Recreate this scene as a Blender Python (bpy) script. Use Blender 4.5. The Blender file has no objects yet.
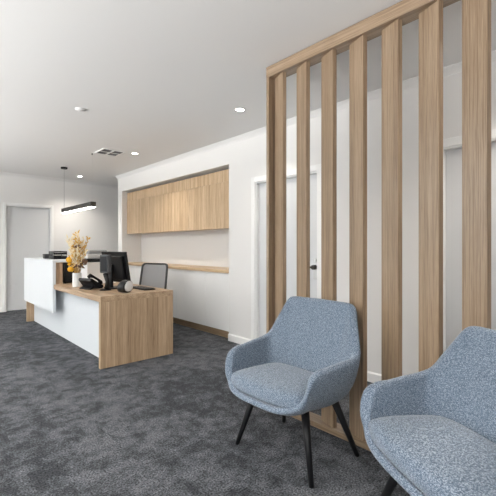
import bpy, bmesh, math, random
from mathutils import Vector, Matrix
random.seed(7)
sc = bpy.context.scene
COL = sc.collection
PI = math.pi

# ------------------------------------------------------------------ materials
def new_mat(name):
    m = bpy.data.materials.new(name); m.use_nodes = True
    nt = m.node_tree; b = nt.nodes['Principled BSDF']
    return m, nt, b

def plain(name, col, rough=.5, metal=0, bump=0, bscale=200, spec=.5):
    m, nt, b = new_mat(name)
    tc = nt.nodes.new('ShaderNodeTexCoord')
    nz = nt.nodes.new('ShaderNodeTexNoise'); nz.inputs['Scale'].default_value = bscale; nz.inputs['Detail'].default_value = 3
    nt.links.new(tc.outputs['Object'], nz.inputs['Vector'])
    mx = nt.nodes.new('ShaderNodeMix'); mx.data_type = 'RGBA'
    mx.inputs['A'].default_value = (*[c*.97 for c in col], 1); mx.inputs['B'].default_value = (*[min(1, c*1.03) for c in col], 1)
    nt.links.new(nz.outputs['Fac'], mx.inputs['Factor']); nt.links.new(mx.outputs['Result'], b.inputs['Base Color'])
    b.inputs['Roughness'].default_value = rough; b.inputs['Metallic'].default_value = metal
    b.inputs['Specular IOR Level'].default_value = spec
    if bump:
        bp = nt.nodes.new('ShaderNodeBump'); bp.inputs['Strength'].default_value = bump; bp.inputs['Distance'].default_value = .002
        nt.links.new(nz.outputs['Fac'], bp.inputs['Height']); nt.links.new(bp.outputs['Normal'], b.inputs['Normal'])
    return m

def emit(name, col, s):
    m, nt, b = new_mat(name)
    b.inputs['Base Color'].default_value = (.9, .9, .9, 1)
    b.inputs['Emission Color'].default_value = (*col, 1); b.inputs['Emission Strength'].default_value = s
    return m

def wood(name, axis, dark, mid, light, rough=.38):
    """straight-grained oak laminate: broad bands + fine streaks, both running along axis"""
    m, nt, b = new_mat(name); N = nt.nodes; L = nt.links
    tc = N.new('ShaderNodeTexCoord'); oi = N.new('ShaderNodeObjectInfo')
    off = N.new('ShaderNodeVectorMath'); off.operation = 'SCALE'; off.inputs[0].default_value = (13.1, 7.7, 5.3)
    L.new(oi.outputs['Random'], off.inputs['Scale'])
    ad = N.new('ShaderNodeVectorMath'); ad.operation = 'ADD'
    L.new(tc.outputs['Object'], ad.inputs[0]); L.new(off.outputs['Vector'], ad.inputs[1])
    def layer(sc_across, sc_along, detail, dist=0):
        mp = N.new('ShaderNodeMapping'); s = [sc_across]*3; s[axis] = sc_along
        mp.inputs['Scale'].default_value = s
        L.new(ad.outputs['Vector'], mp.inputs['Vector'])
        n = N.new('ShaderNodeTexNoise'); n.inputs['Scale'].default_value = 1; n.inputs['Detail'].default_value = detail
        n.inputs['Distortion'].default_value = dist
        L.new(mp.outputs['Vector'], n.inputs['Vector']); return n
    n1 = layer(17, .18, 2, .1); n2 = layer(150, 3.0, 4, .3); n3 = layer(420, 14, 2)
    r1 = N.new('ShaderNodeValToRGB'); e = r1.color_ramp.elements
    e[0].position = .32; e[0].color = (*dark, 1); e[1].position = .68; e[1].color = (*light, 1)
    k = e.new(.5); k.color = (*mid, 1)
    L.new(n1.outputs['Fac'], r1.inputs['Fac'])
    r2 = N.new('ShaderNodeValToRGB'); e = r2.color_ramp.elements
    e[0].position = .36; e[0].color = (.62, .56, .50, 1); e[1].position = .6; e[1].color = (1.06, 1.06, 1.06, 1)
    L.new(n2.outputs['Fac'], r2.inputs['Fac'])
    r3 = N.new('ShaderNodeValToRGB'); e = r3.color_ramp.elements
    e[0].position = .36; e[0].color = (.78, .75, .72, 1); e[1].position = .58; e[1].color = (1.03, 1.03, 1.03, 1)
    L.new(n3.outputs['Fac'], r3.inputs['Fac'])
    def mul(a, c, f):
        x = N.new('ShaderNodeMix'); x.data_type = 'RGBA'; x.blend_type = 'MULTIPLY'; x.inputs['Factor'].default_value = f
        L.new(a, x.inputs['A']); L.new(c, x.inputs['B']); return x.outputs['Result']
    c = mul(mul(r1.outputs['Color'], r2.outputs['Color'], .75), r3.outputs['Color'], .6)
    L.new(c, b.inputs['Base Color'])
    b.inputs['Roughness'].default_value = rough
    bp = N.new('ShaderNodeBump'); bp.inputs['Strength'].default_value = .15; bp.inputs['Distance'].default_value = .001
    L.new(n2.outputs['Fac'], bp.inputs['Height']); L.new(bp.outputs['Normal'], b.inputs['Normal'])
    return m

WD, WM, WL = (.36, .25, .155), (.46, .33, .212), (.54, .40, .268)
SD, SM, SL = (.24, .170, .110), (.305, .22, .146), (.36, .268, .185)  # desk laminate again, darkened and greyed in place of dimmer light on the slats
M_WOOD_Z = wood('oak_laminate_upright', 2, WD, WM, WL)
M_WOOD_Y = wood('oak_laminate_long', 1, WD, WM, WL)
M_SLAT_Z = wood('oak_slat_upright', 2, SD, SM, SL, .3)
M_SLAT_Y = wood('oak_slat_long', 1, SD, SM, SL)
M_WOOD_C = wood('oak_laminate_cabinet', 2, (.52, .365, .215), (.62, .455, .285), (.68, .52, .34))
M_WOOD_CY = wood('oak_laminate_worktop', 1, (.52, .365, .215), (.62, .455, .285), (.68, .52, .34))
M_WALL = plain('white_wall_paint', (.76, .75, .735), .75, bump=.05)
M_CEIL = plain('white_ceiling_paint', (.76, .755, .745), .8)
M_TRIM = plain('white_gloss_trim', (.82, .82, .81), .4)
M_DOOR = plain('pale_grey_door_paint', (.60, .61, .62), .45)
M_WHITE = plain('white_laminate', (.87, .87, .86), .35)
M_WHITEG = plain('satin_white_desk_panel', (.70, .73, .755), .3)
M_BLACK = plain('black_powder_coat', (.007, .007, .008), .5, spec=.25)
M_BLKPL = plain('black_plastic', (.008, .008, .009), .42, spec=.3)
M_SCREEN = plain('satin_black_plastic', (.006, .006, .007), .45, spec=.25)
M_DKGREY = plain('dark_grey_plastic', (.05, .052, .055), .4)
M_GREY = plain('mid_grey_plastic', (.28, .285, .29), .5)
M_LGREY = plain('light_grey_plastic', (.62, .62, .62), .5)
M_STEEL = plain('brushed_steel', (.55, .55, .54), .3, metal=1)
M_MESHG = plain('grey_mesh_fabric', (.40, .40, .405), .8, bump=.4, bscale=900)
M_VASE = plain('matt_white_ceramic', (.74, .74, .72), .55)
M_BRONZE = plain('dark_bronze_metal', (.055, .05, .043), .35, metal=.7)
M_YEL = plain('mustard_yellow_petals', (.75, .40, .02), .8, bump=.5, bscale=300)
M_STRAW = plain('dried_straw', (.66, .41, .10), .8)
M_CREAM = plain('cream_dried_grass', (.84, .73, .50), .85)
M_BROWN = plain('brown_dried_leaf', (.17, .09, .05), .8)
M_LED = emit('led_diffuser', (1, .97, .90), 9)
M_LAMP = emit('downlight_lens', (1, .95, .86), 30)
M_DKVENT = plain('grey_vent_louvre', (.17, .17, .175), .6)
M_DARKGAP = plain('dark_vent_core', (.05, .05, .05), .8)

def fabric():
    m, nt, b = new_mat('blue_grey_melange_weave'); N = nt.nodes; L = nt.links
    tc = N.new('ShaderNodeTexCoord'); mp = N.new('ShaderNodeMapping'); mp.inputs['Scale'].default_value = (.75, .75, 2.0)
    L.new(tc.outputs['Object'], mp.inputs['Vector'])
    n = N.new('ShaderNodeTexNoise'); n.inputs['Scale'].default_value = 210; n.inputs['Detail'].default_value = 2
    n2 = N.new('ShaderNodeTexNoise'); n2.inputs['Scale'].default_value = 420; n2.inputs['Detail'].default_value = 1
    L.new(mp.outputs['Vector'], n.inputs['Vector']); L.new(mp.outputs['Vector'], n2.inputs['Vector'])
    ma = N.new('ShaderNodeMix'); ma.data_type = 'FLOAT'; ma.inputs['Factor'].default_value = .4
    L.new(n.outputs['Fac'], ma.inputs['A']); L.new(n2.outputs['Fac'], ma.inputs['B'])
    r = N.new('ShaderNodeValToRGB'); e = r.color_ramp.elements
    e[0].position = .36; e[0].color = (.030, .052, .085, 1); e[1].position = .64; e[1].color = (.335, .38, .44, 1)
    k = e.new(.5); k.color = (.108, .150, .205, 1)
    L.new(ma.outputs['Result'], r.inputs['Fac']); L.new(r.outputs['Color'], b.inputs['Base Color'])
    b.inputs['Roughness'].default_value = .9; b.inputs['Sheen Weight'].default_value = .25
    bp = N.new('ShaderNodeBump'); bp.inputs['Strength'].default_value = .5; bp.inputs['Distance'].default_value = .003
    L.new(ma.outputs['Result'], bp.inputs['Height']); L.new(bp.outputs['Normal'], b.inputs['Normal'])
    return m
M_FAB = fabric()

def carpet():
    m, nt, b = new_mat('charcoal_carpet_tiles'); N = nt.nodes; L = nt.links
    tc = N.new('ShaderNodeTexCoord')
    # one random value per half-metre tile
    sn = N.new('ShaderNodeVectorMath'); sn.operation = 'SNAP'; sn.inputs[1].default_value = (.5, .5, 100)
    L.new(tc.outputs['Object'], sn.inputs[0])
    wn = N.new('ShaderNodeTexWhiteNoise'); wn.noise_dimensions = '3D'; L.new(sn.outputs['Vector'], wn.inputs['Vector'])
    sh = N.new('ShaderNodeVectorMath'); sh.operation = 'SCALE'; sh.inputs['Scale'].default_value = 9
    L.new(wn.outputs['Color'], sh.inputs[0])
    ad = N.new('ShaderNodeVectorMath'); ad.operation = 'ADD'; L.new(tc.outputs['Object'], ad.inputs[0]); L.new(sh.outputs['Vector'], ad.inputs[1])
    nb = N.new('ShaderNodeTexNoise'); nb.inputs['Scale'].default_value = 8.5; nb.inputs['Detail'].default_value = 9; nb.inputs['Roughness'].default_value = .74
    L.new(ad.outputs['Vector'], nb.inputs['Vector'])
    nc = N.new('ShaderNodeTexNoise'); nc.inputs['Scale'].default_value = 1.3; nc.inputs['Detail'].default_value = 2
    L.new(tc.outputs['Object'], nc.inputs['Vector'])
    av = N.new('ShaderNodeMix'); av.data_type = 'FLOAT'; av.inputs['Factor'].default_value = .25
    L.new(nb.outputs['Fac'], av.inputs['A']); L.new(nc.outputs['Fac'], av.inputs['B'])
    r = N.new('ShaderNodeValToRGB'); e = r.color_ramp.elements
    e[0].position = .43; e[0].color = (.034, .037, .042, 1); e[1].position = .575; e[1].color = (.102, .107, .118, 1)
    L.new(av.outputs['Result'], r.inputs['Fac'])
    nf = N.new('ShaderNodeTexNoise'); nf.inputs['Scale'].default_value = 105; nf.inputs['Detail'].default_value = 3
    L.new(tc.outputs['Object'], nf.inputs['Vector'])
    rf = N.new('ShaderNodeValToRGB'); e = rf.color_ramp.elements
    e[0].position = .35; e[0].color = (.30, .30, .30, 1); e[1].position = .66; e[1].color = (1.75, 1.75, 1.75, 1)
    L.new(nf.outputs['Fac'], rf.inputs['Fac'])
    x = N.new('ShaderNodeMix'); x.data_type = 'RGBA'; x.blend_type = 'MULTIPLY'; x.inputs['Factor'].default_value = 1.0
    L.new(r.outputs['Color'], x.inputs['A']); L.new(rf.outputs['Color'], x.inputs['B'])
    L.new(x.outputs['Result'], b.inputs['Base Color']); b.inputs['Roughness'].default_value = .95
    b.inputs['Specular IOR Level'].default_value = .2
    bp = N.new('ShaderNodeBump'); bp.inputs['Strength'].default_value = .8; bp.inputs['Distance'].default_value = .004
    L.new(nf.outputs['Fac'], bp.inputs['Height']); L.new(bp.outputs['Normal'], b.inputs['Normal'])
    return m
M_CARPET = carpet()

# ------------------------------------------------------------------ mesh helpers
def obj(name, bm, mat, parent=None, smooth=False, loc=None):
    bmesh.ops.recalc_face_normals(bm, faces=bm.faces[:])
    me = bpy.data.meshes.new(name); bm.to_mesh(me); bm.free()
    for m in (mat if isinstance(mat, (list, tuple)) else [mat]): me.materials.append(m)
    if smooth:
        for p in me.polygons: p.use_smooth = True
    o = bpy.data.objects.new(name, me); COL.objects.link(o)
    if parent: o.parent = parent
    if loc: o.location = loc
    return o

def box(bm, x0, x1, y0, y1, z0, z1, bev=0, mat=0, M=None):
    t = bmesh.new()
    vs = [t.verts.new((x, y, z)) for z in (z0, z1) for y in (y0, y1) for x in (x0, x1)]
    for f in ((0, 1, 3, 2), (4, 6, 7, 5), (0, 4, 5, 1), (2, 3, 7, 6), (0, 2, 6, 4), (1, 5, 7, 3)):
        t.faces.new([vs[i] for i in f])
    if bev:
        bmesh.ops.bevel(t, geom=t.edges[:], offset=bev, segments=2, affect='EDGES', profile=.5)
    merge(bm, t, mat, M)

def merge(bm, t, mat=0, M=None):
    if M: bmesh.ops.transform(t, matrix=M, verts=t.verts[:])
    mp = {v: bm.verts.new(v.co) for v in t.verts}
    for f in t.faces:
        try:
            g = bm.faces.new([mp[v] for v in f.verts]); g.material_index = mat; g.smooth = f.smooth
        except ValueError: pass
    t.free()

def bx(*a, **k):
    bm = bmesh.new(); box(bm, *a, **k); return bm

def tube(bm, pts, radii, seg=10, cap=True):
    """swept round tube through pts with a radius at each point"""
    pts = [Vector(p) for p in pts]; rings = []
    if not isinstance(radii, (list, tuple)): radii = [radii]*len(pts)
    for i, p in enumerate(pts):
        d = (pts[min(i+1, len(pts)-1)]-pts[max(i-1, 0)]).normalized()
        a = Vector((0, 0, 1)) if abs(d.z) < .9 else Vector((1, 0, 0))
        u = d.cross(a).normalized(); w = d.cross(u)
        rings.append([bm.verts.new(p+(u*math.cos(2*PI*k/seg)+w*math.sin(2*PI*k/seg))*radii[i]) for k in range(seg)])
    for a, c in zip(rings, rings[1:]):
        for k in range(seg):
            f = bm.faces.new((a[k], a[(k+1) % seg], c[(k+1) % seg], c[k])); f.smooth = True
    if cap:
        bm.faces.new(rings[0][::-1]); bm.faces.new(rings[-1])

def lathe(bm, prof, seg=32, c=(0, 0, 0)):
    """profile of (r, z) revolved about z; r=0 ends close"""
    rings = []
    for r, z in prof:
        if r < 1e-6: rings.append([bm.verts.new((c[0], c[1], c[2]+z))])
        else: rings.append([bm.verts.new((c[0]+r*math.cos(2*PI*k/seg), c[1]+r*math.sin(2*PI*k/seg), c[2]+z)) for k in range(seg)])
    for a, b in zip(rings, rings[1:]):
        for k in range(seg):
            k2 = (k+1) % seg
            if len(a) == 1 and len(b) == 1: continue
            if len(a) == 1: bm.faces.new((a[0], b[k], b[k2]))
            elif len(b) == 1: bm.faces.new((a[k], a[k2], b[0]))
            else: bm.faces.new((a[k], a[k2], b[k2], b[k]))

def prism(bm, poly, axis, a, b, bev=0, mat=0):
    """extrude a 2-D polygon along axis (0,1,2) from a to b"""
    def P(p, t):
        return {0: (t, p[0], p[1]), 1: (p[0], t, p[1]), 2: (p[0], p[1], t)}[axis]
    t = bmesh.new()
    A = [t.verts.new(P(p, a)) for p in poly]; B = [t.verts.new(P(p, b)) for p in poly]
    t.faces.new(A); t.faces.new(B[::-1])
    for i in range(len(poly)):
        j = (i+1) % len(poly); t.faces.new((A[i], A[j], B[j], B[i]))
    if bev: bmesh.ops.bevel(t, geom=t.edges[:], offset=bev, segments=2, affect='EDGES')
    merge(bm, t, mat)

def loft(bm, rings, close=True):
    V = [[bm.verts.new(p) for p in r] for r in rings]
    n = len(V[0])
    for a, c in zip(V, V[1:]):
        for k in range(n if close else n-1):
            f = bm.faces.new((a[k], a[(k+1) % n], c[(k+1) % n], c[k])); f.smooth = True
    return V

def thing(name, label, cat, loc=(0, 0, 0), rz=0, group=None):
    o = bpy.data.objects.new(name, None); COL.objects.link(o); o.empty_display_size = .1
    o.location = loc; o.rotation_euler = (0, 0, rz); tag(o, label, cat, group); return o
def tag(o, label, cat, group=None):
    o['label'] = label; o['category'] = cat
    if group: o['group'] = group
    return o
def struct(name, bm, mat, parent=None, smooth=False):
    o = obj(name, bm, mat, parent, smooth)
    if not parent: o['kind'] = 'structure'
    return o
def dup(root, loc, rz, label, group=None):
    r = root.copy(); COL.objects.link(r); r.location = loc; r.rotation_euler = (0, 0, rz); r['label'] = label
    if group: r['group'] = group
    for ch in list(root.children):
        c = ch.copy(); COL.objects.link(c); c.parent = r
        for g in list(ch.children):
            d = g.copy(); COL.objects.link(d); d.parent = c
    return r

# ------------------------------------------------------------------ room
XL, XW, YB, YF, ZC = -3.2, 3.19, -3.0, 8.46, 2.66
XH = 4.7           # side of the passage beyond the end of the right wall
def wall(name, plane, at, th, u0, u1, z0, z1, holes, mat=M_WALL):
    """wall slab in plane 'x' or 'y', front face at 'at', thickness th (signed), rectangular holes (u0,u1,z0,z1)"""
    us = sorted({u0, u1, *[h[0] for h in holes], *[h[1] for h in holes]}); zs = sorted({z0, z1, *[h[2] for h in holes], *[h[3] for h in holes]})
    bm = bmesh.new(); solid = {}
    for i in range(len(us)-1):
        for j in range(len(zs)-1):
            cu, cz = (us[i]+us[i+1])/2, (zs[j]+zs[j+1])/2
            solid[i, j] = not any(h[0] < cu < h[1] and h[2] < cz < h[3] for h in holes)
    def P(u, z, t): return (at+t, u, z) if plane == 'x' else (u, at+t, z)
    def q(*c): bm.faces.new([bm.verts.new(P(*k)) for k in c])
    for (i, j), s in solid.items():
        if not s: continue
        a, b, c, d = us[i], us[i+1], zs[j], zs[j+1]
        for t in (0, th): q((a, c, t), (b, c, t), (b, d, t), (a, d, t))
        if not solid.get((i-1, j)): q((a, c, 0), (a, d, 0), (a, d, th), (a, c, th))
        if not solid.get((i+1, j)): q((b, c, 0), (b, d, 0), (b, d, th), (b, c, th))
        if not solid.get((i, j-1)): q((a, c, 0), (b, c, 0), (b, c, th), (a, c, th))
        if not solid.get((i, j+1)): q((a, d, 0), (b, d, 0), (b, d, th), (a, d, th))
    bmesh.ops.remove_doubles(bm, verts=bm.verts[:], dist=1e-5)
    return struct(name, bm, mat)

NY0, NY1, NZ = 3.87, 7.20, 2.347          # storage recess
D2 = (2.405, 3.36, 0, 2.045)               # door behind the screen, far one
D3 = (.36, 1.19, 0, 2.045)                # door behind the screen, near one
D1 = (1.43, 2.235, 0, 2.05)               # door in the far wall
WINS = [(-1.6, .8), (1.6, 4.0), (4.8, 7.2)]
struct('floor', bx(XL-.1, XH+.1, YB-.1, YF+.1, -.1, 0), M_CARPET)
struct('ceiling', bx(XL-.1, XH+.1, YB-.1, YF+.1, ZC, ZC+.1), M_CEIL)
wall('wall_right', 'x', XW, .12, YB, 7.39, 0, ZC, [(NY0, NY1, 0, NZ), D2, D3])
wall('wall_far', 'y', YF, .12, XL, XH, 0, ZC, [D1])
wall('wall_left', 'x', XL, -.12, YB, YF, 0, ZC, [(a, b, .5, 2.3) for a, b in WINS])
RWIN = [(-2.4, -.4), (.4, 2.4)]  # unseen rear windows, added to bring light in from behind
wall('wall_rear', 'y', YB, -.12, XL, XH, 0, ZC, [(a, b, .3, 2.3) for a, b in RWIN])
wall('wall_passage', 'x', XH, .12, YB, YF, 0, ZC, [])
bm = bmesh.new()                          # lining of the recess: back, two sides, soffit
box(bm, 3.60, 3.66, NY0-.04, NY1+.04, 0, NZ+.04)
box(bm, XW+.12, 3.60, NY0-.04, NY0, 0, NZ+.04)
box(bm, XW+.12, 3.60, NY1, NY1+.04, 0, NZ+.04)
box(bm, XW+.12, 3.60, NY0, NY1, NZ, NZ+.04)
struct('wall_recess', bm, M_WALL)

def cornice(name, axis, at, sgn, a, b):
    d = .055
    poly = [(at, ZC), (at+sgn*d, ZC), (at+sgn*d, ZC-.006), (at+sgn*.040, ZC-.015), (at+sgn*.022, ZC-.030), (at+sgn*.009, ZC-.046), (at+sgn*.006, ZC-d), (at, ZC-d)]
    bm = bmesh.new(); prism(bm, poly, axis, a, b); struct(name, bm, M_CEIL)
cornice('trim_1', 1, XW, -1, YB, 7.39)
cornice('trim_2', 0, YF, -1, XL, XH)
cornice('trim_3', 1, XL, 1, YB, YF)

def skirting(name, plane, at, sgn, spans):
    bm = bmesh.new()
    for a, b in spans:
        poly = [(at, 0), (at+sgn*.015, 0), (at+sgn*.015, .08), (at+sgn*.006, .092), (at, .092)]
        prism(bm, poly, 1 if plane == 'x' else 0, a, b)
    struct(name, bm, M_TRIM)
skirting('baseboard_right', 'x', XW, -1, [(YB, D3[0]-.065), (D3[1]+.065, D2[0]-.065), (D2[1]+.065, NY0), (NY1, 7.39)])
skirting('baseboard_far', 'y', YF, -1, [(XL, D1[0]-.05), (D1[1]+.05, XH)])
skirting('baseboard_left', 'x', XL, 1, [(YB, YF)])

def door(name, plane, at, hole, depth_sign, knob_u, aw=.06, recess=.05, hardware=True, hz=1.06, leaf_mat=M_DOOR, jamb_mat=M_TRIM):
    """architrave + jamb lining + leaf + handle inside a wall opening"""
    u0, u1, _, z1 = hole; s = depth_sign
    def B(bm, a, b, t0, t1, c, d, bev=0):
        t0, t1 = sorted((at+s*t0, at+s*t1))
        box(bm, t0, t1, a, b, c, d, bev) if plane == 'x' else box(bm, a, b, t0, t1, c, d, bev)
    bm = bmesh.new(); g = .02
    B(bm, u0+g, u1-g, recess, recess+.04, .006, z1-g)
    leaf = struct(name, bm, leaf_mat)
    bm = bmesh.new()
    B(bm, u0-aw, u0+.006, -.018, 0, 0, z1+aw, .004); B(bm, u1-.006, u1+aw, -.018, 0, 0, z1+aw, .004); B(bm, u0+.006, u1-.006, -.018, 0, z1-.006, z1+aw, .004)
    obj('architrave', bm, M_TRIM, leaf)
    bm = bmesh.new()
    B(bm, u0, u0+g-.001, 0, .11, 0, z1); B(bm, u1-g+.001, u1, 0, .11, 0, z1); B(bm, u0+g, u1-g, 0, .11, z1-g+.001, z1)
    obj('jamb', bm, jamb_mat, leaf)
    if hardware:
        hp = bmesh.new()
        B(hp, knob_u-.024, knob_u+.024, recess-.006, recess, hz-.13, hz+.10, .002)
        obj('lock_plate', hp, M_STEEL, leaf)
        def pt(u, t, z): return (at+s*t, u, z) if plane == 'x' else (u, at+s*t, z)
        hb = bmesh.new(); sgn = 1 if knob_u < (u0+u1)/2 else -1
        tube(hb, [pt(knob_u, recess-.006, hz), pt(knob_u, recess-.05, hz)], [.027, .025], 16)
        tube(hb, [pt(knob_u, recess-.045, hz), pt(knob_u+sgn*.03, recess-.05, hz), pt(knob_u+sgn*.11, recess-.045, hz)], [.012, .011, .009], 10)
        obj('handle', hb, M_BRONZE, leaf)
        hb = bmesh.new(); tube(hb, [pt(knob_u, recess-.006, hz+.075), pt(knob_u, recess-.02, hz+.075)], .02, 16)
        obj('lock_cylinder', hb, M_STEEL, leaf)
    return leaf
door('door_1', 'y', YF, D1, 1, D1[1]-.06, aw=.045, hz=.95)
door('door_2', 'x', XW, D2, 1, D2[0]+.075, hz=1.03)
door('door_3', 'x', XW, D3, 1, D3[0]+.055)

for i, (a, b) in enumerate(RWIN):  # frames of the added rear windows
    bm = bmesh.new(); t = .05; y0, y1 = YB-.09, YB-.03
    for (p, q, r, s_) in ((a, a+t, .3, 2.3), (b-t, b, .3, 2.3), (a+t, b-t, .3, .3+t), (a+t, b-t, 2.3-t, 2.3)):
        box(bm, p, q, y0, y1, r, s_)
    struct('window_%d' % (i+4), bm, M_TRIM)
for i, (a, b) in enumerate(WINS):
    bm = bmesh.new(); t = .05; x0, x1 = XL-.09, XL-.03
    for (p, q, r, s_) in ((a, a+t, .5, 2.3), (b-t, b, .5, 2.3), (a+t, b-t, .5, .5+t), (a+t, b-t, 2.3-t, 2.3), ((a+b)/2-t/2, (a+b)/2+t/2, .5+t, 2.3-t)):
        box(bm, x0, x1, p, q, r, s_)
    struct('window_%d' % (i+1), bm, M_TRIM)

# ------------------------------------------------------------------ slatted timber screen
XS = 2.098
scr = thing('slat_screen', 'floor-to-ceiling oak slat screen with angled upright battens behind the blue armchairs', 'room divider', (XS, 0, 0))
DEP = .108; Y1S, Y0S = 2.087, -.30
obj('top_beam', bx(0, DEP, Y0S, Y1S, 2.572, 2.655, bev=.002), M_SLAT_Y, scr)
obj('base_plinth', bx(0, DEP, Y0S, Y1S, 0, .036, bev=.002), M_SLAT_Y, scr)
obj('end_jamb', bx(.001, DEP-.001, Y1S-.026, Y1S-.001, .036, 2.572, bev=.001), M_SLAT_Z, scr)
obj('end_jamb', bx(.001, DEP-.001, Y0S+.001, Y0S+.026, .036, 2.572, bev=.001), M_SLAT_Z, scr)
ang = math.radians(19.5); W, T = .136, .032
e = Vector((-math.sin(ang), -math.cos(ang))); n = Vector((math.cos(ang), -math.sin(ang)))
sm = None
for i in range(10):
    yr = 1.924-.2252*i
    p = Vector((.014, 0)); q = p-e*W
    if sm is None:
        bm = bmesh.new(); prism(bm, [tuple(p), tuple(p+n*T), tuple(q+n*T), tuple(q)], 2, .036, 2.572, bev=.0012)
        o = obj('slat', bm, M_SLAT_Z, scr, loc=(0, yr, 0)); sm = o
    else:
        o = sm.copy(); COL.objects.link(o); o.parent = scr; o.location = (0, yr, 0)

# ------------------------------------------------------------------ armchairs
def interp(cp, t):
    """Catmull-Rom through control points, t in 0..1"""
    n = len(cp)-1; f = min(t*n, n-1e-6); i = int(f); f -= i
    P = [Vector(cp[max(0, min(n, i+k))]) for k in (-1, 0, 1, 2)]
    return .5*((2*P[1])+(P[2]-P[0])*f+(2*P[0]-5*P[1]+4*P[2]-P[3])*f*f+(3*P[1]-P[0]-3*P[2]+P[3])*f**3)

RIM = [(-.338, 0, .390), (-.334, .12, .391), (-.317, .208, .403), (-.290, .268, .435), (-.282, .303, .490), (-.258, .316, .570), (-.200, .326, .599),
       (-.12, .333, .602), (-.02, .346, .610), (.075, .355, .617), (.128, .344, .645), (.160, .316, .720), (.195, .284, .805), (.224, .260, .868), (.243, .228, .890), (.250, .14, .893), (.252, 0, .895)]
BASE = [(-.275, 0, .352), (-.272, .09, .352), (-.252, .155, .353), (-.228, .185, .354), (-.195, .205, .355), (-.155, .22, .355), (-.11, .232, .353),
        (-.07, .24, .350), (-.02, .25, .350), (.04, .243, .350), (.08, .232, .352), (.11, .215, .354), (.13, .195, .355), (.15, .165, .357), (.162, .13, .358), (.17, .07, .36), (.172, 0, .36)]
INN = [(-.300, 0, .385), (-.300, .12, .385), (-.285, .20, .385), (-.265, .245, .387), (-.245, .262, .39), (-.20, .268, .395), (-.15, .268, .40),
       (-.09, .266, .40), (-.03, .262, .40), (.02, .255, .40), (.045, .243, .40), (.06, .225, .40), (.07, .205, .40), (.077, .175, .40), (.083, .14, .40), (.088, .07, .40), (.09, 0, .40)]
def full(cp, n=48):
    h = [interp(cp, i/n) for i in range(n+1)]
    return h+[Vector((p.x, -p.y, p.z)) for p in h[-2:0:-1]]
def make_chair(label, group):
    t = thing('armchair', label, 'armchair', (1.78, 1.515, 0), 0, group)
    R, B, I = full(RIM), full(BASE), full(INN)
    n = len(R); cen = Vector((-.03, 0, 0))
    out = []
    for i in range(n):
        tg = (R[(i+1) % n]-R[i-1]).normalized()
        d = Vector((R[i].x-cen.x, R[i].y, 0)); d -= tg*d.dot(tg); d.normalize()
        d2 = Vector((d.x, d.y, 0)).normalized() if d.length else d
        out.append(d2)
    th = .024
    rings = []
    rings.append([Vector((b.x*.0-.03, 0, .338)) + Vector(((b.x+.03)*.02, b.y*.02, 0)) for b in B])
    rings.append([Vector(((b.x+.03)*.6-.03, b.y*.6, .340)) for b in B])
    rings.append(list(B))
    for k in range(1, 9):                     # bulging outside
        s = k/9; ring = []
        for r, b, d in zip(R, B, out):
            P2 = r+d*th+Vector((0, 0, -.012)); h = max(P2.z-b.z, 0)
            C = Vector((b.x+(P2.x-b.x)*.72, b.y+(P2.y-b.y)*.84, b.z+h*.16))
            ring.append(b*(1-s)**2+C*2*s*(1-s)+P2*s*s)
        rings.append(ring)
    for a in range(0, 7):                     # rolled rim
        an = PI*a/6
        rings.append([r+d*(th*math.cos(an))+Vector((0, 0, math.sin(an)*.022-.012)) for r, d in zip(R, out)])
    for k in range(1, 9):                     # inside
        s = k/9; ring = []
        for r, b, d in zip(R, I, out):
            P1 = r-d*th+Vector((0, 0, -.012)); h = max(P1.z-b.z, 0)
            C = Vector((b.x+(P1.x-b.x)*.38, b.y+(P1.y-b.y)*.62, b.z+h*.22))
            ring.append(P1*(1-s)**2+C*2*s*(1-s)+b*s*s)
        rings.append(ring)
    rings.append(list(I)); rings.append([Vector(((p.x+.1)*.5-.1, p.y*.5, .395)) for p in I]); rings.append([Vector(((p.x+.1)*.02-.1, p.y*.02, .395)) for p in I])
    bm = bmesh.new(); V = loft(bm, rings)
    bm.faces.new(V[0]); bm.faces.new(V[-1])
    obj('seat_shell', bm, M_FAB, t, True)
    # cushion: D-shaped loose pad, front rolled over the lip
    CU = [(-.345, 0, 0), (-.342, .10, 0), (-.328, .192, 0), (-.307, .245, 0), (-.285, .275, 0), (-.22, .282, 0), (-.15, .280, 0), (-.08, .272, 0), (-.02, .262, 0), (.03, .25, 0), (.07, .22, 0), (.09, .15, 0), (.095, 0, 0)]
    C = full(CU, 40)
    prof = [(.02, .400), (.6, .400), (.93, .402), (.975, .408), (.995, .420), (1.0, .436), (.99, .452), (.965, .466), (.92, .477), (.82, .483), (.6, .488), (.3, .490), (.02, .490)]
    bm = bmesh.new(); V = loft(bm, [[Vector((-.12+(p.x+.12)*s, p.y*s, z)) for p in C] for s, z in prof])
    bm.faces.new(V[0]); bm.faces.new(V[-1])
    obj('seat_cushion', bm, M_FAB, t, True)
    for sx, sy in ((-1, 1), (-1, -1), (1, 1), (1, -1)):
        bm = bmesh.new()
        fx = -.22 if sx < 0 else .22; tx = -.15 if sx < 0 else .11
        tube(bm, [(fx, sy*.295, 0), (tx, sy*.195, .352)], [.0135, .024], 16)
        leg = obj('leg', bm, M_BLACK, t)
    return t
grp = 'pair of blue upholstered armchairs'
ch = make_chair('blue-grey fabric tub armchair seen whole, before the far half of the slat screen', grp)
c2 = dup(ch, (1.668, .462, 0), math.radians(-29.5), 'blue-grey fabric tub armchair nearest the viewer, cut off by the right picture edge', grp)
c2.scale = (1.0, 1.3, .965)

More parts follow.
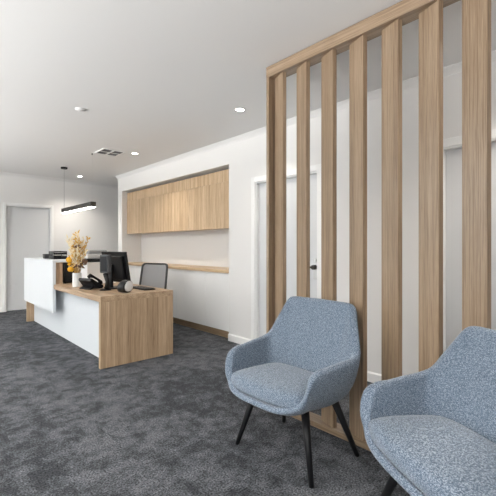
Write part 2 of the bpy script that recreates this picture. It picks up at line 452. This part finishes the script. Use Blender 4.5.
# ------------------------------------------------------------------ reception desk
desk = thing('reception_desk', 'L-fronted reception desk in oak and white laminate with a raised white counter', 'reception desk', (1.475, 3.84, 0))
DX, DY, DZ = .845, 3.30, .74
DS = DZ+.0008                  # local: x from front, y from the near end
CB0, CB1 = 1.63, 3.245                    # where the raised counter starts and ends
bm = bmesh.new(); prism(bm, [(0, 0), (DX, 0), (DX, DY), (.03, DY), (.03, CB0-.004), (0, CB0-.004)], 2, DZ-.06, DZ, bev=.002); obj('desktop', bm, M_WOOD_Y, desk)
obj('end_panel', bx(0, DX, 0, .05, 0, DZ-.06, bev=.002), M_WOOD_Z, desk)
obj('end_panel', bx(.03, DX, DY-.05, DY, 0, DZ-.06, bev=.002), M_WOOD_Z, desk)
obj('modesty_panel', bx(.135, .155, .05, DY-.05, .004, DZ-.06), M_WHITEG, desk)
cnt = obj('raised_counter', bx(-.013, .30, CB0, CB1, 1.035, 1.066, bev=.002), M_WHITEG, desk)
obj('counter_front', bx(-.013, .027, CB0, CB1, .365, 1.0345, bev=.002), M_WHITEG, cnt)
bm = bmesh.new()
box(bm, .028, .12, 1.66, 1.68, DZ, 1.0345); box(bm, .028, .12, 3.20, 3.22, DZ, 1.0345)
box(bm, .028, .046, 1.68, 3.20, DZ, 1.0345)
obj('counter_upright', bm, M_WOOD_Z, cnt)

# things on the desk ------------------------------------------------
v = bmesh.new()
lathe(v, [(0, 0), (.050, 0), (.053, .004), (.054, .02), (.054, .172), (.052, .178), (.049, .176), (.048, .02), (0, .018)], 32)
VX, VY = 1.615, 4.98
tag(obj('flower_vase', v, M_VASE, None, True, (VX, VY, DS)), 'white ceramic cylinder vase holding dried flowers on the reception desk', 'vase')

from mathutils.bvhtree import BVHTree
KEEP = []                                  # what already stands in the vase, so new husks keep clear of it
def clear(vs, fs):
    t = BVHTree.FromPolygons(vs, fs); return not any(k.overlap(t) for k in KEEP)
def remember(*bms):
    for b in bms: KEEP.append(BVHTree.FromBMesh(b))
def stem_curve(a, r, lean, h):
    z0 = .024; zs = [z0, .09, .17]+[.17+(h-.17)*t for t in (.3, .65, 1)]
    ks = [0, 0, 0]+[t**1.3 for t in (.3, .65, 1)]
    return [Vector((math.cos(a)*(r+(lean-r)*k), math.sin(a)*(r+(lean-r)*k), z)) for z, k in zip(zs, ks)]
def put(name, label, cat, group, parts):
    t = thing(name, label, cat, (VX, VY, DS), 0, group)
    for pn, b, m in parts: obj(pn, b, m, t)
def bloom(c, r):
    b = bmesh.new(); bmesh.ops.create_icosphere(b, subdivisions=3, radius=r)
    for w in b.verts:
        k = 1+.22*math.sin(w.co.x*260)*math.sin(w.co.y*240+1)*math.sin(w.co.z*230+2)
        w.co = Vector((w.co.x*k, w.co.y*k, w.co.z*k*.92))+c
    return b
OCT = ((0, 1, 2), (0, 2, 3), (0, 3, 4), (0, 4, 1), (5, 2, 1), (5, 3, 2), (5, 4, 3), (5, 1, 4))
def husk(p, o_, d, ln, w):
    sd = d.cross(Vector((random.random(), random.random(), .25))).normalized()*w
    md = o_+d*ln*.5; nn = d.cross(sd).normalized()*w*.5
    vs = [o_, md+sd, md+nn, md-sd, md-nn, o_+d*ln]
    if not clear(vs, OCT): return
    vv = [p.verts.new(x) for x in vs]
    for f in OCT: p.faces.new([vv[z] for z in f])
NST = 40; stems = []
for k in range(NST):
    q = math.sqrt((k+.5)/NST); stems.append((k*2.39996+.5, .036*q, q))
def angdist(a, b): return abs((a-b+PI) % (2*PI)-PI)
def take(a, q):
    i = min(range(len(stems)), key=lambda i: angdist(stems[i][0], a)*.6+abs(stems[i][2]-q)); return stems.pop(i)
stem_bms = []
plan = []; yellow_stems = []
for lb, a, q, lean, h, r in [('lower round mustard yellow flower at the left rim of the white vase', 3.2, .9, .085, .205, .036), ('upper round mustard yellow flower left of the bouquet above the vase', 3.0, .8, .09, .32, .040),
        ('small yellow flower at the far left of the bouquet', 2.2, 1, .15, .27, .020), ('small yellow flower near the top of the bouquet', 2.0, .4, .055, .50, .018)]:
    st = take(a, q); c = stem_curve(st[0], st[1], lean, h); b = bmesh.new(); tube(b, c, .0018, 6); f = bloom(c[-1]+Vector((0, 0, r*.6)), r)
    plan.append(('yellow', lb, c, b, f)); remember(f); KEEP_F = f
brown = [take(a, q) for a, q in ((5.6, .9), (5.9, .8), (5.2, .9), (5.2, .7), (4.9, .6), (4.6, .9), (5.6, .6), (5.5, .25), (4.2, .5))]
for j, st in enumerate(brown):
    h = random.uniform(.25, .36) if j < 7 else .50
    c = stem_curve(st[0], st[1], st[2]*random.uniform(.10, .14), h); b = bmesh.new(); tube(b, c, .0018, 5); plan.append(('brown', None, c, b, None))
for st in stems:
    for attempt in range(12):
        c = stem_curve(st[0], st[1], st[2]*random.uniform(.11, .18), random.uniform(.46, .70)-.16*st[2]*random.random()); b = bmesh.new(); tube(b, c, [.0018, .0018, .0017, .0016, .0013, .0008], 5)
        if not any(k.overlap(BVHTree.FromBMesh(b)) for k in KEEP): break
    else: continue
    plan.append(('grass', None, c, b, None))
for k, (kind, lb, c, b, f) in enumerate(plan):
    own = bmesh.new()
    others = [BVHTree.FromBMesh(x[3]) for x in plan if x[3] is not b]
    base_keep = KEEP; KEEP = base_keep+others
    if kind == 'brown':
        for q in range(11):
            husk(own, c[-1], Vector((random.uniform(-1, 1), random.uniform(-1, 1), random.uniform(-.3, 1.2))).normalized(), random.uniform(.03, .055), .012)
    elif kind == 'grass':
        tube(own, [c[2].lerp(c[3], .7), c[3], c[4], c[5]], [.0012, .0012, .001, .0006], 5)
        for q in range(34):
            s_ = random.uniform(2.7, 5); i = min(int(s_), 4); o_ = c[i].lerp(c[i+1], s_-i)
            husk(own, o_, Vector((random.uniform(-1, 1), random.uniform(-1, 1), random.uniform(.3, 1.6))).normalized(), random.uniform(.03, .07), .009)
    KEEP = base_keep
    if kind != 'yellow': remember(own)
    plan[k] = (kind, lb, c, b, f or own)
for k, (kind, lb, c, b, f) in enumerate(plan):
    if kind == 'yellow': put('yellow_flower', lb, 'flower', 'yellow flowers in the vase', [('stem', b, M_STRAW), ('flower_head', f, M_YEL)])
    elif kind == 'brown': put('dried_leaf_stem', 'dark brown dried leaf sprig in the white vase', 'dried flower', 'brown leaf sprigs in the vase', [('stem', b, M_BROWN), ('leaf_cluster', f, M_BROWN)])
    else: put('dried_grass_stem', 'feathery straw-coloured dried grass stem in the white vase', 'dried flower', 'dried grass stems in the vase', [('stem', b, M_STRAW), ('plume', f, M_CREAM if k % 2 else M_STRAW)])

# monitor (seen from behind, screen towards the work chair)
mon = thing('computer_monitor', 'large black computer monitor seen from behind on the reception desk', 'monitor', (1.925, 4.53, DS), math.radians(7.5))
tilt = Matrix.Translation((0, 0, .27)) @ Matrix.Rotation(math.radians(-9), 4, 'Y')
bm = bmesh.new(); box(bm, -.012, .012, -.275, .275, -.20, .178, .004, M=tilt); obj('display_housing', bm, M_SCREEN, mon)
bm = bmesh.new(); box(bm, -.045, -.0125, -.22, .22, -.16, .13, .012, M=tilt); obj('rear_cover', bm, M_SCREEN, mon)
bm = bmesh.new(); box(bm, .0125, .014, -.26, .26, -.16, .165, M=tilt); obj('screen', bm, M_SCREEN, mon)
bm = bmesh.new(); box(bm, -.075, -.05, -.035, .035, .012, .29, .004); obj('stand', bm, M_BLKPL, mon)
obj('stand_base', bx(-.10, .08, -.11, .11, 0, .012, bev=.004), M_BLKPL, mon)

# customer display on a post
cd = thing('customer_display', 'small dark grey box display on a post in front of the black monitor', 'display', (1.735, 4.37, DS), math.radians(22))
bm = bmesh.new(); box(bm, -.03, .03, -.062, .062, .20, .415, .01); obj('display_head', bm, M_DKGREY, cd)
bm = bmesh.new(); box(bm, -.0325, -.0305, -.05, .05, .22, .395, .0); obj('display_window', bm, M_SCREEN, cd)
bm = bmesh.new(); tube(bm, [(0, -.02, .012), (.01, -.02, .10), (0, 0, .20)], [.03, .022, .03], 14); obj('post', bm, M_BLKPL, cd)
bm = bmesh.new(); lathe(bm, [(0, 0), (.065, 0), (.067, .006), (.045, .018), (0, .02)], 28); obj('base', bm, M_BLKPL, cd)

# small desktop speaker
sp = thing('desktop_speaker', 'small black desktop speaker with pale grey oval face on the desk corner', 'speaker', (1.805, 3.985, DS), math.radians(35)); sp.scale = (1.3, 1.0, 1.12)
bm = bmesh.new()
ring = lambda y, s, cz: [Vector((math.copysign(abs(math.cos(a))**.85, math.cos(a))*.078*s*(1 if math.sin(a) < 0 else 1-.25*math.sin(a)), y, cz+math.copysign(abs(math.sin(a))**.85, math.sin(a))*.062*s)) for a in [2*PI*k/32 for k in range(32)]]
V = loft(bm, [ring(.065, .55, .05), ring(.055, .8, .056), ring(.02, 1, .064), ring(-.03, 1, .064), ring(-.04, .94, .064)])
bm.faces.new(V[0]); bm.faces.new(V[-1]); obj('housing', bm, M_BLKPL, sp, True)
bm = bmesh.new(); V = loft(bm, [ring(-.0405, .84, .064), ring(-.048, .80, .064), ring(-.052, .6, .064)]); bm.faces.new(V[0]); bm.faces.new(V[-1]); obj('grille', bm, M_LGREY, sp, True)

# telephone
ph = thing('desk_telephone', 'black desk telephone with handset between the vase and the display', 'telephone', (1.665, 4.64, DS), math.radians(25))
bm = bmesh.new(); prism(bm, [(-.10, .11), (-.088, .135), (.105, .035), (.105, .012), (-.02, .02)], 1, -.10, .10, bev=.004); obj('body', bm, M_BLKPL, ph)
bm = bmesh.new(); prism(bm, [(-.085, .10), (-.06, .10), (.0, .03), (-.075, .0), (-.10, .0), (-.10, .012), (-.04, .03)], 1, -.085, .085, bev=.002); prism(bm, [(.07, 0), (.11, 0), (.105, .02), (.07, .02)], 1, -.085, .085, bev=.002); obj('foot_stand', bm, M_BLKPL, ph)
bm = bmesh.new(); tube(bm, [(-.10, -.065, .150), (-.075, -.065, .165), (-.02, -.065, .145), (.05, -.065, .108), (.09, -.065, .075), (.10, -.065, .055)], [.02, .024, .014, .014, .023, .02], 14); obj('handset', bm, M_BLKPL, ph)
bm = bmesh.new(); box(bm, -.03, .03, -.045, .045, 0, .003, M=Matrix.Translation((-.03, .045, .1125)) @ Matrix.Rotation(math.radians(27.4), 4, 'Y')); obj('display', bm, M_LGREY, ph)

# keyboard
kb = thing('computer_keyboard', 'flat black keyboard lying behind the desktop speaker', 'keyboard', (2.12, 4.22, DS), 0)
obj('keyboard_base', bx(-.07, .07, -.20, .20, 0, .014, bev=.003), M_BLKPL, kb)
bm = bmesh.new()
for r in range(5):
    for c in range(14):
        box(bm, -.06+r*.0245, -.06+r*.0245+.02, -.185+c*.0265, -.185+c*.0265+.022, .0145, .020)
obj('keys', bm, M_DKGREY, kb)

# printer
pr = thing('office_printer', 'white office printer with a black band behind the dried flowers', 'printer', (2.00, 5.36, DS), 0)
obj('body', bx(-.20, .20, -.20, .20, 0, .30, bev=.01), M_WHITE, pr)
obj('output_slot', bx(-.205, .205, -.205, .205, .301, .345, bev=.006), M_BLKPL, pr)
obj('scanner_unit', bx(-.20, .20, -.20, .20, .346, .41, bev=.012), M_LGREY, pr)
bm = bmesh.new(); box(bm, -.16, .10, -.15, .15, .411, .465, .02); obj('document_feeder', bm, M_GREY, pr)

# computer tower under the counter, tray set on the counter
tw = thing('computer_tower', 'black computer tower standing on the desk beneath the raised white counter', 'computer', (1.71, 5.72, DS), 0)
obj('case', bx(-.075, .085, -.17, .20, .004, .285, bev=.006), M_BLKPL, tw)
obj('front_panel', bx(-.068, .078, -.178, -.1705, .012, .278, bev=.003), M_SCREEN, tw)
bm = bmesh.new(); box(bm, -.03, .05, -.181, -.1785, .19, .21); box(bm, -.03, .05, -.181, -.1785, .22, .24); obj('drive_bay', bm, M_GREY, tw)
for x in (-.06, .06):
    for y in (-.15, .17):
        bm = bmesh.new(); lathe(bm, [(0, 0), (.012, 0), (.012, .005), (0, .005)], 12, (x, y, 0)); obj('foot', bm, M_BLKPL, tw)
tr = thing('document_tray', 'black two-tier document tray on top of the white counter', 'tray', (1.68, 6.02, 1.0668), 0)
for z in (0, .065):
    bm = bmesh.new(); box(bm, -.09, .09, -.13, .13, z, z+.006); box(bm, -.09, -.084, -.13, .13, z+.006, z+.05); box(bm, .084, .09, -.13, .13, z+.006, z+.05); box(bm, -.084, .084, .124, .13, z+.006, z+.05)
    box(bm, -.084, .084, -.13, -.124, z+.006, z+.03)
    obj('tray_tier', bm, M_BLKPL, tr)
for x in (-.087, .087):
    for y in (-.127, .127): obj('riser', bx(x-.003, x+.003, y-.003, y+.003, .05, .0655), M_BLKPL, tr)
obj('paper_stack', bx(-.08, .08, -.12, .12, .0715, .095), M_LGREY, tr)
bk = thing('paper_box', 'small dark grey box beside the document tray on the white counter', 'box', (1.63, 6.35, 1.0668), 0)
obj('box_body', bx(-.06, .06, -.05, .05, 0, .052, bev=.004), M_DKGREY, bk); obj('box_lid', bx(-.062, .062, -.052, .052, .0525, .07, bev=.004), M_DKGREY, bk)

# task chair behind the desk
tc_ = thing('office_chair', 'grey mesh-back office chair tucked behind the reception desk', 'office chair', (2.53, 4.97, 0), math.radians(24))
def rr(w, h, r, n=6):
    out = []
    for cx, cy, a0 in ((w-r, h-r, 0), (-w+r, h-r, PI/2), (-w+r, -h+r, PI), (w-r, -h+r, 1.5*PI)):
        out += [(cx+r*math.cos(a0+PI/2*k/n), cy+r*math.sin(a0+PI/2*k/n)) for k in range(n+1)]
    return out
O, I_ = rr(.235, .235, .06), rr(.215, .217, .05)
lean = Matrix.Translation((.235, 0, .77)) @ Matrix.Rotation(math.radians(10), 4, 'Y')
def curve_back(y, z, x): return lean @ Vector((x-.9*(y*y)+.02, y*(1+.12*(-z)), z))
bm = bmesh.new(); V = loft(bm, [[curve_back(a, b, -.015) for a, b in O], [curve_back(a, b, .02) for a, b in O], [curve_back(a, b, .02) for a, b in I_], [curve_back(a, b, -.015) for a, b in I_]])
for k in range(len(O)):
    k2 = (k+1) % len(O); bm.faces.new((V[3][k], V[3][k2], V[0][k2], V[0][k]))
obj('backrest_frame', bm, M_DKGREY, tc_)
bm = bmesh.new(); G = 10; rows = []
for i in range(G+1):
    rows.append([curve_back(-.217+.434*j/G, -.219+.438*i/G, 0) for j in range(G+1)])
for dx in (0, .006):
    vv = [[bm.verts.new(p+Vector((dx, 0, 0))) for p in r] for r in rows]
    for a, c in zip(vv, vv[1:]):
        for j in range(G): bm.faces.new((a[j], a[j+1], c[j+1], c[j]))
obj('backrest_mesh', bm, M_MESHG, tc_, True)
obj('seat', bx(-.26, .20, -.24, .24, .44, .51, bev=.03), M_DKGREY, tc_)
bm = bmesh.new(); tube(bm, [(.0, 0, .435), (.20, 0, .43), (.29, 0, .48), (.285, 0, .62)], [.02, .02, .02, .018], 10); obj('back_support', bm, M_BLKPL, tc_)
bm = bmesh.new(); tube(bm, [(0, 0, .09), (0, 0, .26), (0, 0, .261), (0, 0, .44)], [.03, .03, .018, .018], 14); obj('gas_column', bm, M_BLKPL, tc_)
for k in range(5):
    a = 2*PI*k/5+.3; bm = bmesh.new()
    tube(bm, [(0, 0, .10), (.14*math.cos(a), .14*math.sin(a), .095), (.28*math.cos(a), .28*math.sin(a), .07)], [.025, .02, .014], 10)
    lg = obj('base_arm', bm, M_BLKPL, tc_)
    bm = bmesh.new(); p = Vector((.28*math.cos(a), .28*math.sin(a), .027)); d = Vector((-math.sin(a), math.cos(a), 0))*.02
    tube(bm, [p-d, p+d], .027, 14); obj('castor', bm, M_BLKPL, lg)

# ------------------------------------------------------------------ storage wall
CX = 3.215                                # face of the lower doors
CW = (NY1-NY0-.006)/6
pos = ['nearest the slat screen', 'second from the slat screen', 'third from the slat screen', 'fourth from the slat screen', 'fifth from the slat screen', 'farthest from the slat screen']
for i in range(6):
    y0 = NY0+.003+i*CW
    c = thing('base_cabinet', 'white handleless base cabinet under the oak worktop, '+pos[i], 'cabinet', (CX, y0, .105), 0, 'white base cabinets in the recess')
    bm = bmesh.new(); box(bm, .02, .375, .001, CW-.001, 0, .785); obj('carcass', bm, M_WHITE, c)
    obj('door', bx(0, .0185, .0015, CW-.0015, .002, .765, bev=.001), M_WHITE, c)
obj_ = obj('plinth_board', bx(CX+.05, CX+.07, NY0+.003, NY1-.003, 0, .103), M_WOOD_Y)
tag(obj_, 'long oak kickboard along the floor beneath the white base cabinets', 'kickboard')
wt = obj('worktop', bx(CX-.018, 3.598, NY0+.002, NY1-.002, .892, .936, bev=.002), M_WOOD_CY)
tag(wt, 'long oak worktop running over the white base cabinets', 'worktop')
OX = 3.29
for i in range(6):
    y0 = NY0+.003+i*CW
    c = thing('wall_cabinet', 'oak-faced overhead cabinet in the wall recess, '+pos[i], 'cabinet', (OX, y0, 1.515), 0, 'oak overhead cabinets in the recess')
    bm = bmesh.new(); box(bm, .02, .305, .001, CW-.001, 0, .635); obj('carcass', bm, M_WOOD_C, c)
    obj('door', bx(0, .0185, .0015, CW-.0015, -.012, .635, bev=.001), M_WOOD_C, c)
fb = obj('fascia_board', bx(OX+.006, OX+.024, NY0+.003, NY1-.003, 2.153, NZ-.03), M_WOOD_C)
tag(fb, 'oak fascia board closing the gap between the overhead cabinets and recess top', 'fascia')

# ------------------------------------------------------------------ ceiling fittings
for i, (x, y, lb) in enumerate([(2.55, 2.915, 'round recessed ceiling downlight nearest the slat screen'), (2.575, 5.353, 'round recessed ceiling downlight just right of the square air vent'), (2.603, 7.85, 'round recessed ceiling downlight beyond the pendant lamp')]):
    t = thing('ceiling_downlight', lb, 'ceiling light', (x, y, ZC), 0, 'recessed downlights')
    bm = bmesh.new(); lathe(bm, [(.040, -.002), (.042, -.006), (.052, -.006), (.056, 0), (.040, 0)], 32); obj('trim_ring', bm, M_TRIM, t, True)
    bm = bmesh.new(); lathe(bm, [(0, -.003), (.040, -.003), (.040, -.0005), (0, -.0005)], 32); obj('lens', bm, M_LAMP, t)

vt = thing('air_vent', 'square four-panel ceiling air vent beside a downlight', 'vent', (2.265, 5.535, ZC))
bm = bmesh.new()
for a, b, c, d in ((-.165, .165, -.175, -.155), (-.165, .165, .155, .175), (-.165, -.145, -.155, .155), (.145, .165, -.155, .155), (-.012, .012, -.155, .155), (-.145, -.012, -.012, .012), (.012, .145, -.012, .012)):
    box(bm, a, b, c, d, -.012, 0)
obj('frame', bm, M_TRIM, vt)
obj('core', bx(-.145, .145, -.155, .155, -.002, 0), M_DARKGAP, vt)
for sx in (-1, 1):
    for sy in (-1, 1):
        bm = bmesh.new()
        for k in range(5):
            yc = sy*.083-.052+k*.026
            box(bm, sx*.0785-.062, sx*.0785+.062, yc-.004, yc+.002, -.011, -.003)
        obj('louvre_panel', bm, M_DKVENT, vt)

sd = thing('smoke_detector', 'small round white smoke detector on the ceiling', 'smoke detector', (1.33, 4.01, ZC))
bm = bmesh.new(); lathe(bm, [(0, -.018), (.030, -.018), (.042, -.012), (.048, -.004), (.048, 0)], 32); obj('cover', bm, M_CEIL, sd, True)
bm = bmesh.new(); lathe(bm, [(.0, -.0205), (.008, -.0205), (.008, -.018), (0, -.018)], 12); obj('indicator', bm, M_LGREY, sd)

pd = thing('pendant_lamp', 'long dark linear pendant lamp hanging over the reception desk', 'pendant lamp', (2.10, 5.74, 0))
PL = 1.44
bm = bmesh.new(); box(bm, -.037, .037, 0, PL, 1.853, 1.925, .003); obj('housing', bm, M_BRONZE, pd)
bm = bmesh.new(); box(bm, -.033, .033, .004, PL-.004, 1.838, 1.8525, .002); obj('diffuser', bm, M_LED, pd)
bm = bmesh.new(); lathe(bm, [(0, -.03), (.05, -.03), (.055, -.025), (.055, 0), (0, 0)], 28, (0, 1.41, ZC)); obj('canopy', bm, M_BLACK, pd)
bm = bmesh.new(); tube(bm, [(0, 1.41, 1.925), (0, 1.41, ZC-.03)], .0025, 8); obj('power_cable', bm, M_GREY, pd)
bm = bmesh.new(); tube(bm, [(0, .06, 1.925), (0, .06, ZC-.015)], .0009, 6); w = obj('suspension_wire', bm, M_LGREY, pd)
bm = bmesh.new(); tube(bm, [(0, .06, ZC-.022), (0, .06, ZC)], .009, 12); obj('wire_anchor', bm, M_BLACK, w)

# ------------------------------------------------------------------ light
def area(name, loc, rot, sx, sy, power, col, spread=PI):
    l = bpy.data.lights.new(name, 'AREA'); l.shape = 'RECTANGLE'; l.size = sx; l.size_y = sy; l.energy = power; l.color = col; l.spread = spread
    o = bpy.data.objects.new(name, l); COL.objects.link(o); o.location = loc; o.rotation_euler = rot
    return o
for a, b in WINS:                             # daylight coming in through the left-hand windows
    area('window_daylight', (XL-.14, (a+b)/2, 1.4), (0, -PI/2, 0), 1.7, b-a-.1, 58 if a > 4 else 34, (.90, .955, 1))
    area('window_ground_bounce', (XL-.14, (a+b)/2, 1.4), (0, -math.radians(150), 0), 1.7, b-a-.1, 290, (1, .985, .96), math.radians(115))  # added lamp aimed upward to lighten the ceiling
for a, b in RWIN:
    area('shopfront_daylight', ((a+b)/2, YB-.14, 1.3), (PI/2, 0, 0), b-a-.1, 1.9, 8, (.97, .99, 1))  # added fill lamp for surfaces facing the rear wall
    area('shopfront_ground_bounce', ((a+b)/2, YB-.14, 1.3), (math.radians(152), 0, 0), b-a-.1, 1.9, 35, (1, .985, .96), math.radians(115))  # added upward lamp, more fill from the rear
DL = [(2.55, 2.915), (2.575, 5.353), (2.603, 7.85), (-.3, 5.353), (-.3, 2.915), (-.3, .48), (-2.2, 2.915), (2.55, .48), (-.3, 7.4)]  # first three have fittings; the other spots are unseen, added as fill light
for x, y in DL:
    l = bpy.data.lights.new('downlight_beam', 'SPOT'); l.energy = {(2.55, .48): 95, (2.575, 5.353): 75, (2.603, 7.85): 85, (-.3, 7.4): 120}.get((x, y), 55); l.spot_size = math.radians(125); l.spot_blend = .8; l.color = (1, .93, .84); l.shadow_soft_size = .04
    o = bpy.data.objects.new('downlight_beam', l); COL.objects.link(o); o.location = (x, y, ZC-.012)
w = bpy.data.worlds.new('sky'); sc.world = w; w.use_nodes = True
nt = w.node_tree; bg = nt.nodes['Background']; sky = nt.nodes.new('ShaderNodeTexSky'); sky.sky_type = 'HOSEK_WILKIE'; sky.turbidity = 4
nt.links.new(sky.outputs['Color'], bg.inputs['Color']); bg.inputs['Strength'].default_value = 1.0

# ------------------------------------------------------------------ camera
F = 376.375; TH = .74
cam = bpy.data.cameras.new('camera'); co = bpy.data.objects.new('camera', cam); COL.objects.link(co)
cam.sensor_width = 36; cam.lens = F/496*36; cam.shift_y = -(248-246.574)/496; cam.clip_start = .05
co.location = (0, 0, 1.25); co.rotation_euler = (PI/2, 0, -TH)
sc.camera = co
sc.view_settings.view_transform = 'Standard'; sc.view_settings.look = 'None'; sc.view_settings.exposure = 0.0; sc.view_settings.gamma = 1; sc.view_settings.use_curve_mapping = False
sc.cycles.use_denoising = True
sc.cycles.max_bounces = 10; sc.cycles.diffuse_bounces = 6
